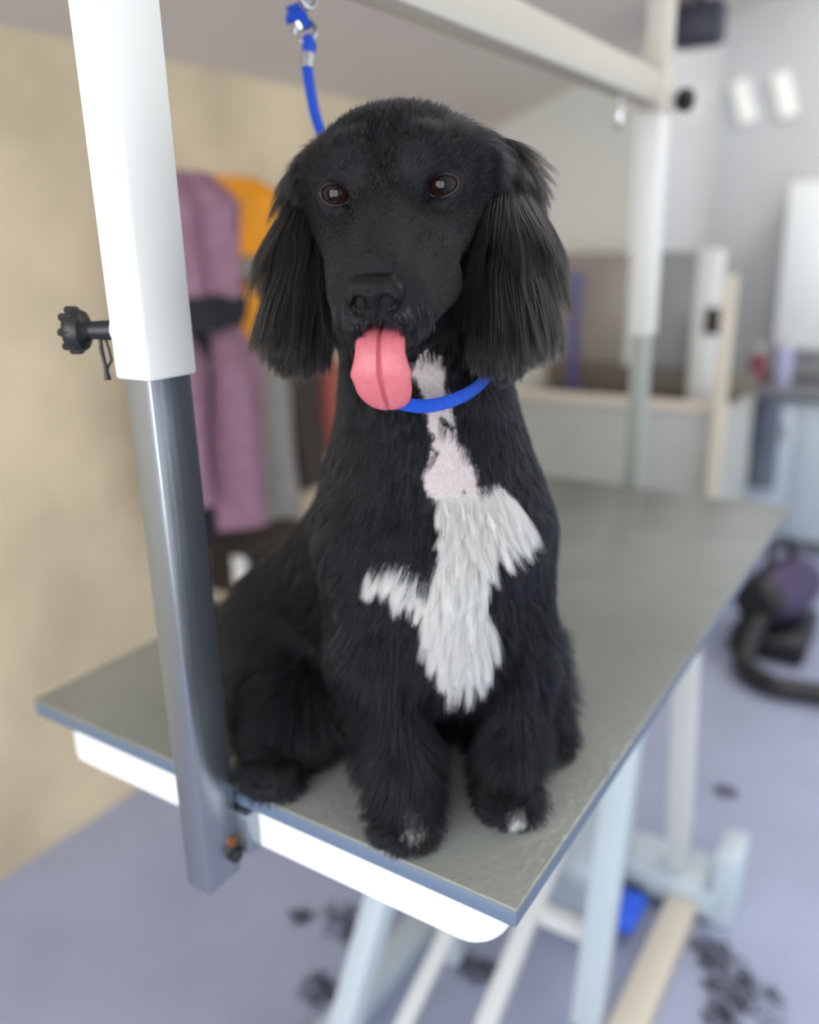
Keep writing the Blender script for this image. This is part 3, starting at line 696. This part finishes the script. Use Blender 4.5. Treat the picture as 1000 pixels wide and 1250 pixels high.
def hook(y, z, parent_label, reach=.03):
    h = thing('coat_hook', (WX, y, TZ+z), parent_label, 'hook', 'coat hooks')
    MB().box((WX, y-.012, TZ+z-.02), (WX+.004, y+.012, TZ+z+.02), .001).build('hook_plate', M['chrome'], h)
    MB().tube([(WX+.004, y, TZ+z), (WX+reach, y, TZ+z-.008), (WX+reach+.01, y, TZ+z+.012)], .004, 8).build('hook_arm', M['chrome'], h)
G = 'coats hanging on the cream wall'
# mauve coat
(ya, za), (yb, zb) = wy(207, 208), wy(318, 640)
C1 = thing('padded_coat', (WX+.01, 1.10, TZ-.28), 'mauve padded coat with black waistband hanging open on the cream wall', 'coat', G)
garment(MB(), wy(205, 300, .15)[0], wy(285, 300, .15)[0], wy(240, 365, .15)[1], wy(235, 208, .15)[1], .10, .12, seed=1, off=.10).build('bodice', M['purple'], C1)
garment(MB(), wy(208, 375, .15)[0], wy(283, 375, .15)[0], wy(245, 402, .15)[1], wy(245, 348, .15)[1], .115, .0, folds=3, seed=2, off=.10).build('waistband', M['black_cloth'], C1)
garment(MB(), wy(205, 500, .15)[0], wy(252, 500, .15)[0], wy(236, 615, .15)[1], wy(236, 395, .15)[1], .085, .1, folds=3, seed=3, off=.10).build('front_panel', M['purple'], C1)
garment(MB(), wy(258, 500, .15)[0], wy(316, 500, .15)[0], wy(290, 640, .15)[1], wy(285, 392, .15)[1], .095, .1, folds=3, seed=4, off=.10).build('front_panel', M['purple'], C1)
garment(MB(), wy(225, 500, .15)[0], wy(300, 500, .15)[0], wy(265, 660, .15)[1], wy(262, 390, .15)[1], .05, .0, folds=3, seed=5, off=.095).build('lining', M['black_cloth'], C1)
C2 = thing('work_jacket', (WX+.01, 1.38, TZ-.3), 'orange jacket with grey reflective band and grey hem behind the mauve coat', 'jacket', G)
y0_, y1_ = wy(252, 260)[0], wy(350, 260)[0]
garment(MB(), y0_, y1_, wy(310, 312)[1], wy(300, 216)[1], .09, 0, folds=3, seed=6, off=.0).build('chest_panel', M['orange'], C2)
garment(MB(), y0_+.005, y1_, wy(310, 338)[1], wy(310, 306)[1], .088, 0, folds=2, seed=7).build('reflective_band', M['greycloth'], C2)
garment(MB(), y0_+.03, wy(352, 360)[0], wy(310, 420)[1], wy(310, 334)[1], .086, 0, folds=3, seed=8).build('lower_panel', M['orange'], C2)
garment(MB(), wy(300, 500)[0], wy(362, 500)[0], wy(340, 675)[1], wy(320, 412)[1], .07, .1, folds=3, seed=9).build('hem_panel', M['greycloth'], C2)
C3 = garment(MB(), wy(364, 500)[0], wy(394, 500)[0], wy(370, 600)[1], wy(370, 400)[1], .06, .05, folds=3, seed=10).build('dark_coat', M['browncloth'])
tag(C3, 'dark brown coat hanging beside the grey hem of the orange jacket', 'coat', G)
C4 = garment(MB(), wy(396, 500)[0], wy(428, 500)[0], wy(395, 552)[1], wy(395, 440)[1], .08, .05, folds=2, seed=11).build('cloth_bag', M['red'])
tag(C4, 'brick red cloth bag hanging beside the dark brown coat', 'bag')
hook(wy(235, 212, .15)[0], wy(235, 212, .15)[1]-.02, 'chrome wall hook holding the mauve padded coat', .125)
hook((y0_+y1_)/2, wy(300, 222)[1]-.02, 'chrome wall hook holding the orange jacket')
hook((wy(364, 500)[0]+wy(394, 500)[0])/2, wy(370, 405)[1]-.02, 'chrome wall hook holding the dark brown coat')
hook((wy(396, 500)[0]+wy(428, 500)[0])/2, wy(395, 445)[1]-.02, 'chrome wall hook holding the red cloth bag')
# low rack with dark slats under the coats
yq0, yq1 = wy(235, 660)[0], wy(345, 690)[0]; zq = wy(290, 650)[1]+TZ
RK = thing('shoe_rack', (WX+.12, (yq0+yq1)/2, 0), 'low rack of dark slats standing under the hanging coats', 'rack')
for k in range(4): MB().box((WX+.02, yq0+.03, zq-.035*k-.012), (WX+.20, yq1, zq-.035*k), .002).build('slat', M['browncloth'], RK)
for y in (yq0+.03, yq1-.02):
    MB().box((WX+.17, y-.014, 0), (WX+.20, y+.014, zq), .003).build('leg', M['white'], RK)
    MB().box((WX+.02, y-.014, 0), (WX+.05, y+.014, zq), .003).build('leg', M['white'], RK)

# ------------------------------------------------------------------ dog bath and things at the back
by, bx0, bx1, bz = 2.25, -.56, .235, TZ-.055
BT = thing('dog_bath', ((bx0+bx1)/2, by+.2, 0), 'pale grey dog bath with tall splash panels against the end wall', 'dog bath')
MB().box((bx0, by, .12), (bx1, by+.03, bz), .006).build('front_panel', M['tub'], BT)
MB().box((bx0, by+.03, .12), (bx0+.03, by+.44, bz), .004).build('side_panel', M['tub'], BT)
MB().box((bx1-.03, by+.03, .12), (bx1, by+.44, bz), .004).build('side_panel', M['tub'], BT)
MB().box((bx0+.03, by+.03, bz-.22), (bx1-.03, by+.44, bz-.20), .0).build('basin_floor', M['tub_in'], BT)
MB().box((bx0, by-.012, bz), (bx1, by+.035, bz+.03), .006).build('front_rim', M['offwhite'], BT)
MB().box((bx0, by+.41, bz-.2), (bx1, by+.44, bz+.075), .003).build('back_skirt', M['tub_in'], BT)
MB().box((-.52, by+.40, bz+.076), (-.24, by+.43, TZ+.43), .01).build('splash_panel', M['taupe_panel'], BT)
MB().box((-.20, by+.40, bz+.076), (.015, by+.43, TZ+.435), .01).build('splash_panel', M['grey_panel'], BT)
for x in (bx0+.04, bx1-.04):
    for y in (by+.04, by+.40): MB().box((x-.02, y-.02, 0), (x+.02, y+.02, .12), .003).build('leg', M['white'], BT)
hz = MB(); hz.tube([(-.42, by+.36, TZ+.36), (-.42, by+.34, TZ+.30), (-.425, by+.35, TZ+.15), (-.42, by+.35, TZ+.0), (-.41, by+.34, bz-.18)], .014, 10)
tag(hz.build('shower_hose', M['indigo']), 'indigo blue hose hanging in front of the taupe splash panel', 'hose')
ds = thing('paper_dispenser', (.06, by+.38, bz+.03), 'tall white dispenser standing at the end of the dog bath', 'dispenser')
MB().box((.022, by+.30, bz-.2), (.105, by+.40, TZ+.44), .02, 3).build('housing', M['white'], ds)
MB().box((.075, by+.285, TZ+.16), (.125, by+.30, TZ+.25), .006).build('nozzle', M['rubber_black'], ds)
cp = MB(); cp.bar((bx1-.015, by-.035, 0), (bx1-.015, by-.035, TZ+.37), .035, .035, (0, 1, 0))
tag(cp.build('upright_post', M['offwhite']), 'cream upright post at the near corner of the dog bath', 'post')
# pale cabinet with worktop
kx0, kx1, ky = -.06, .95, 3.45
CB = thing('cabinet', ((kx0+kx1)/2, ky+.2, 0), 'pale blue-white low cabinet with grey worktop along the back wall', 'cabinet')
MB().box((kx0, ky, .06), (kx1, FY-.01, TZ-.21), .005).build('carcass', M['cabinet'], CB)
MB().box((kx0+.02, ky+.03, 0), (kx1, FY-.02, .06)).build('plinth', M['worktop'], CB)
MB().box((kx0-.02, ky-.03, TZ-.21), (kx1+.02, FY-.005, TZ-.165), .005).build('worktop', M['worktop'], CB)
for a, b in ((kx0+.01, kx0+.33), (kx0+.34, kx0+.66), (kx0+.67, kx1-.01)):
    dd = MB().box((a, ky-.016, .08), (b, ky, TZ-.23), .004).build('door', M['cabinet'], CB)
    MB().box((b-.04, ky-.03, TZ-.38), (b-.03, ky-.016, TZ-.28), .002).build('handle', M['chrome'], dd)
tw = MB(); rings = []
for i in range(10):
    f = i/9; z = TZ-.16-.40*f; rings.append([(kx0-.02+.30*u, ky-.060-.03*math.sin(u*9+f)-.02*f, z-.03*u) for u in np.linspace(0, 1, 16)] + [(kx0-.02+.30*u, ky-.051-.03*math.sin(u*9+f)-.02*f, z-.03*u) for u in np.linspace(1, 0, 16)])
tw.loft(rings); tag(tw.build('towel', M['towel']), 'slate grey towel hanging down the front of the pale cabinet', 'towel')
bo = thing('bottle', (.06, 3.62, TZ-.165), 'maroon bottle standing on the grey worktop', 'bottle', 'bottles on the worktop')
MB().lathe([(0, .038), (.11, .038), (.14, .015)], (.06, 3.62, TZ-.165), (0, 0, 1)).build('flask', M['maroon'], bo); MB().lathe([(.14, .015), (.17, .015), (.172, .01)], (.06, 3.62, TZ-.165), (0, 0, 1)).build('cap', M['white'], bo)
bo = thing('bottle', (.17, 3.62, TZ-.165), 'lavender bottle standing on the grey worktop', 'bottle', 'bottles on the worktop')
MB().lathe([(0, .035), (.15, .035), (.18, .012)], (.17, 3.62, TZ-.165), (0, 0, 1)).build('flask', mat('lavender_plastic', (172, 172, 206), .4), bo); MB().lathe([(.18, .012), (.2, .012), (.202, .01)], (.17, 3.62, TZ-.165), (0, 0, 1)).build('cap', M['white'], bo)
uc = thing('wall_cupboard', (.35, 3.8, TZ+.1), 'tall glossy white cupboard fixed on the back wall above the worktop', 'cupboard')
MB().box((.10, 3.70, TZ-.02), (.62, FY-.005, TZ+.70), .01).build('carcass', M['white'], uc)
for a, b in ((.105, .355), (.365, .615)):
    d_ = MB().box((a, 3.682, TZ-.01), (b, 3.70, TZ+.69), .006).build('door', M['apron'], uc); MB().box((b-.03, 3.668, TZ+.05), (b-.02, 3.682, TZ+.15), .002).build('handle', M['chrome'], d_)
for x0, x1, z0, z1, lb in ((-.235, -.12, .97, 1.16, 'slanted glowing panel imitating a reflection on the back wall, beside the end wall'), (-.06, .05, .98, 1.17, 'slanted glowing panel imitating a reflection on the back wall, above the white cupboard')):  # glowing panels added to imitate reflections in the glossy wall
    L_ = thing('reflection_panel', ((x0+x1)/2, FY, TZ+z0), lb, 'reflection panel', 'panels imitating reflections on the back wall'); R_ = Matrix.Rotation(math.radians(-18), 3, 'Y')
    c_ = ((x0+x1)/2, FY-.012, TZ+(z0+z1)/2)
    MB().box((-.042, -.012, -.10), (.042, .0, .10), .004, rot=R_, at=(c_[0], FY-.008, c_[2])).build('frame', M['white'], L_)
    MB().box((-.036, -.004, -.094), (.036, .004, .094), .002, rot=R_, at=(c_[0], FY-.017, c_[2])).build('glow_sheet', M['reflection_glow'], L_)
# loudspeaker hanging from the ceiling
sx, sy = .005, 2.45; zc = CZ0+(sx-WX)*CSL
SP = thing('loudspeaker', (sx, sy, zc), 'small dark slate loudspeaker hanging from the ceiling', 'loudspeaker')
MB().box((sx-.078, sy-.05, TZ+1.035), (sx+.078, sy+.05, zc-.03), .022, 3).build('housing', M['navy'], SP)
MB().bar((sx, sy, zc-.035), (sx, sy, zc+.004), .02, .02).build('bracket', M['rubber_black'], SP)
MB().box((sx-.055, sy-.056, TZ+1.05), (sx+.055, sy-.048, zc-.05), .01).build('grille', M['navy'], SP)

# ------------------------------------------------------------------ on the floor
hx, hy = .42, 2.46
DR = thing('pet_dryer', (hx, hy, 0), 'dark purple and black pet blower standing on the floor beside the table', 'dryer')
MB().lathe([(-.16, .05), (-.15, .085), (-.05, .10), (.08, .10), (.15, .085), (.17, .05)], (hx, hy, .20), (.3, 1, 0), 24).build('barrel', M['dkpurple'], DR)
MB().lathe([(-.175, .06), (-.165, .07), (-.145, .088), (-.13, .09)], (hx, hy, .20), (.3, 1, 0), 24).build('intake_cap', M['rubber_black'], DR)
MB().box((hx-.12, hy-.16, .0), (hx+.12, hy+.16, .10), .02).build('base', M['rubber_black'], DR)
MB().tube([(hx-.03, hy-.09, .29), (hx-.03, hy-.07, .36), (hx+.0, hy+.06, .37), (hx+.02, hy+.09, .29)], .014, 10).build('handle', M['rubber_black'], DR)
hs = [(hx-.03, hy-.17, .16), (hx-.04, hy-.30, .05), (hx+.06, hy-.38, .035), (hx+.20, hy-.36, .035), (hx+.34, hy-.36, .035), (hx+.5, hy-.46, .035)]
MB().tube(resample(hs, 40), .034, 14).build('hose', M['rubber_black'], DR)
FP = thing('foot_pedal', (.40, .93, 0), 'small bright blue and black foot pedal on the floor under the table', 'pedal')
MB().box((.30, .93, 0), (.42, 1.10, .035), .01).build('base', M['rubber_black'], FP)
MB().box((.36, .88, .035), (.44, .99, .06), .01).build('pad', M['bright_blue'], FP)
MB().tube(resample([(.33, 1.09, .02), (.34, 1.13, .012), (.40, 1.16, .01), (.43, 1.12, .01), (.45, 1.05, .01)], 20), .008, 8).build('cable', M['rubber_black'], FP)
def on_floor(x, y): d = FW+CR*(x-500)/FPX-CU*(y-625)/FPX; return CAM+d*(-CAM[2]/d[2])
tufts = [(432, 1128, .045, 'ragged clump of clipped black hair on the floor below the white tray corner'), (368, 1121, .018, 'small fleck of clipped black hair on the floor left of the lifting legs'),
         (392, 1212, .03, 'clump of clipped black hair against the base of the pale lifting arm'), (905, 1212, .05, 'long clump of clipped black hair on the floor beside the white foot block'),
         (868, 1165, .035, 'wispy clump of clipped black hair touching the cream floor rail'), (884, 968, .02, 'tiny fleck of clipped black hair on the open floor'),
         (585, 1185, .03, 'clump of clipped black hair under the table between the braces'), (880, 1245, .025, 'clump of clipped black hair at the lower frame edge by the floor rail')]
for i, (x, y, r, lb) in enumerate(tufts):
    c = on_floor(x, y); tb = MB(); rr = random.Random(i)
    for k in range(int(40+r*1400)):
        a = rr.uniform(0, 6.28); q = r*math.sqrt(rr.random())*1.1; p = Vector((c[0]+q*math.cos(a)*1.3, c[1]+q*math.sin(a), .0015+rr.random()*.006)); d_ = rr.uniform(0, 6.28); l_ = r*rr.uniform(.3, .8)
        tb.tube([p, p+Vector((math.cos(d_)*l_*.5, math.sin(d_)*l_*.5, .006*rr.random())), p+Vector((math.cos(d_+.6)*l_, math.sin(d_+.6)*l_, 0))], [.0007, .0012, .0004], 4)
    tag(tb.build('hair_tuft', M['cliphair']), lb, 'hair clump', 'clipped hair on the floor')

# ------------------------------------------------------------------ view
for o in bpy.data.objects:
    if '_loc' in o: del o['_loc']
S.view_settings.view_transform = 'Standard'; S.view_settings.look = 'None'; S.view_settings.gamma = 1; S.view_settings.use_curve_mapping = False
S.view_settings.exposure = 0.45
S.cycles.use_denoising = True
S.cycles.max_bounces = 8
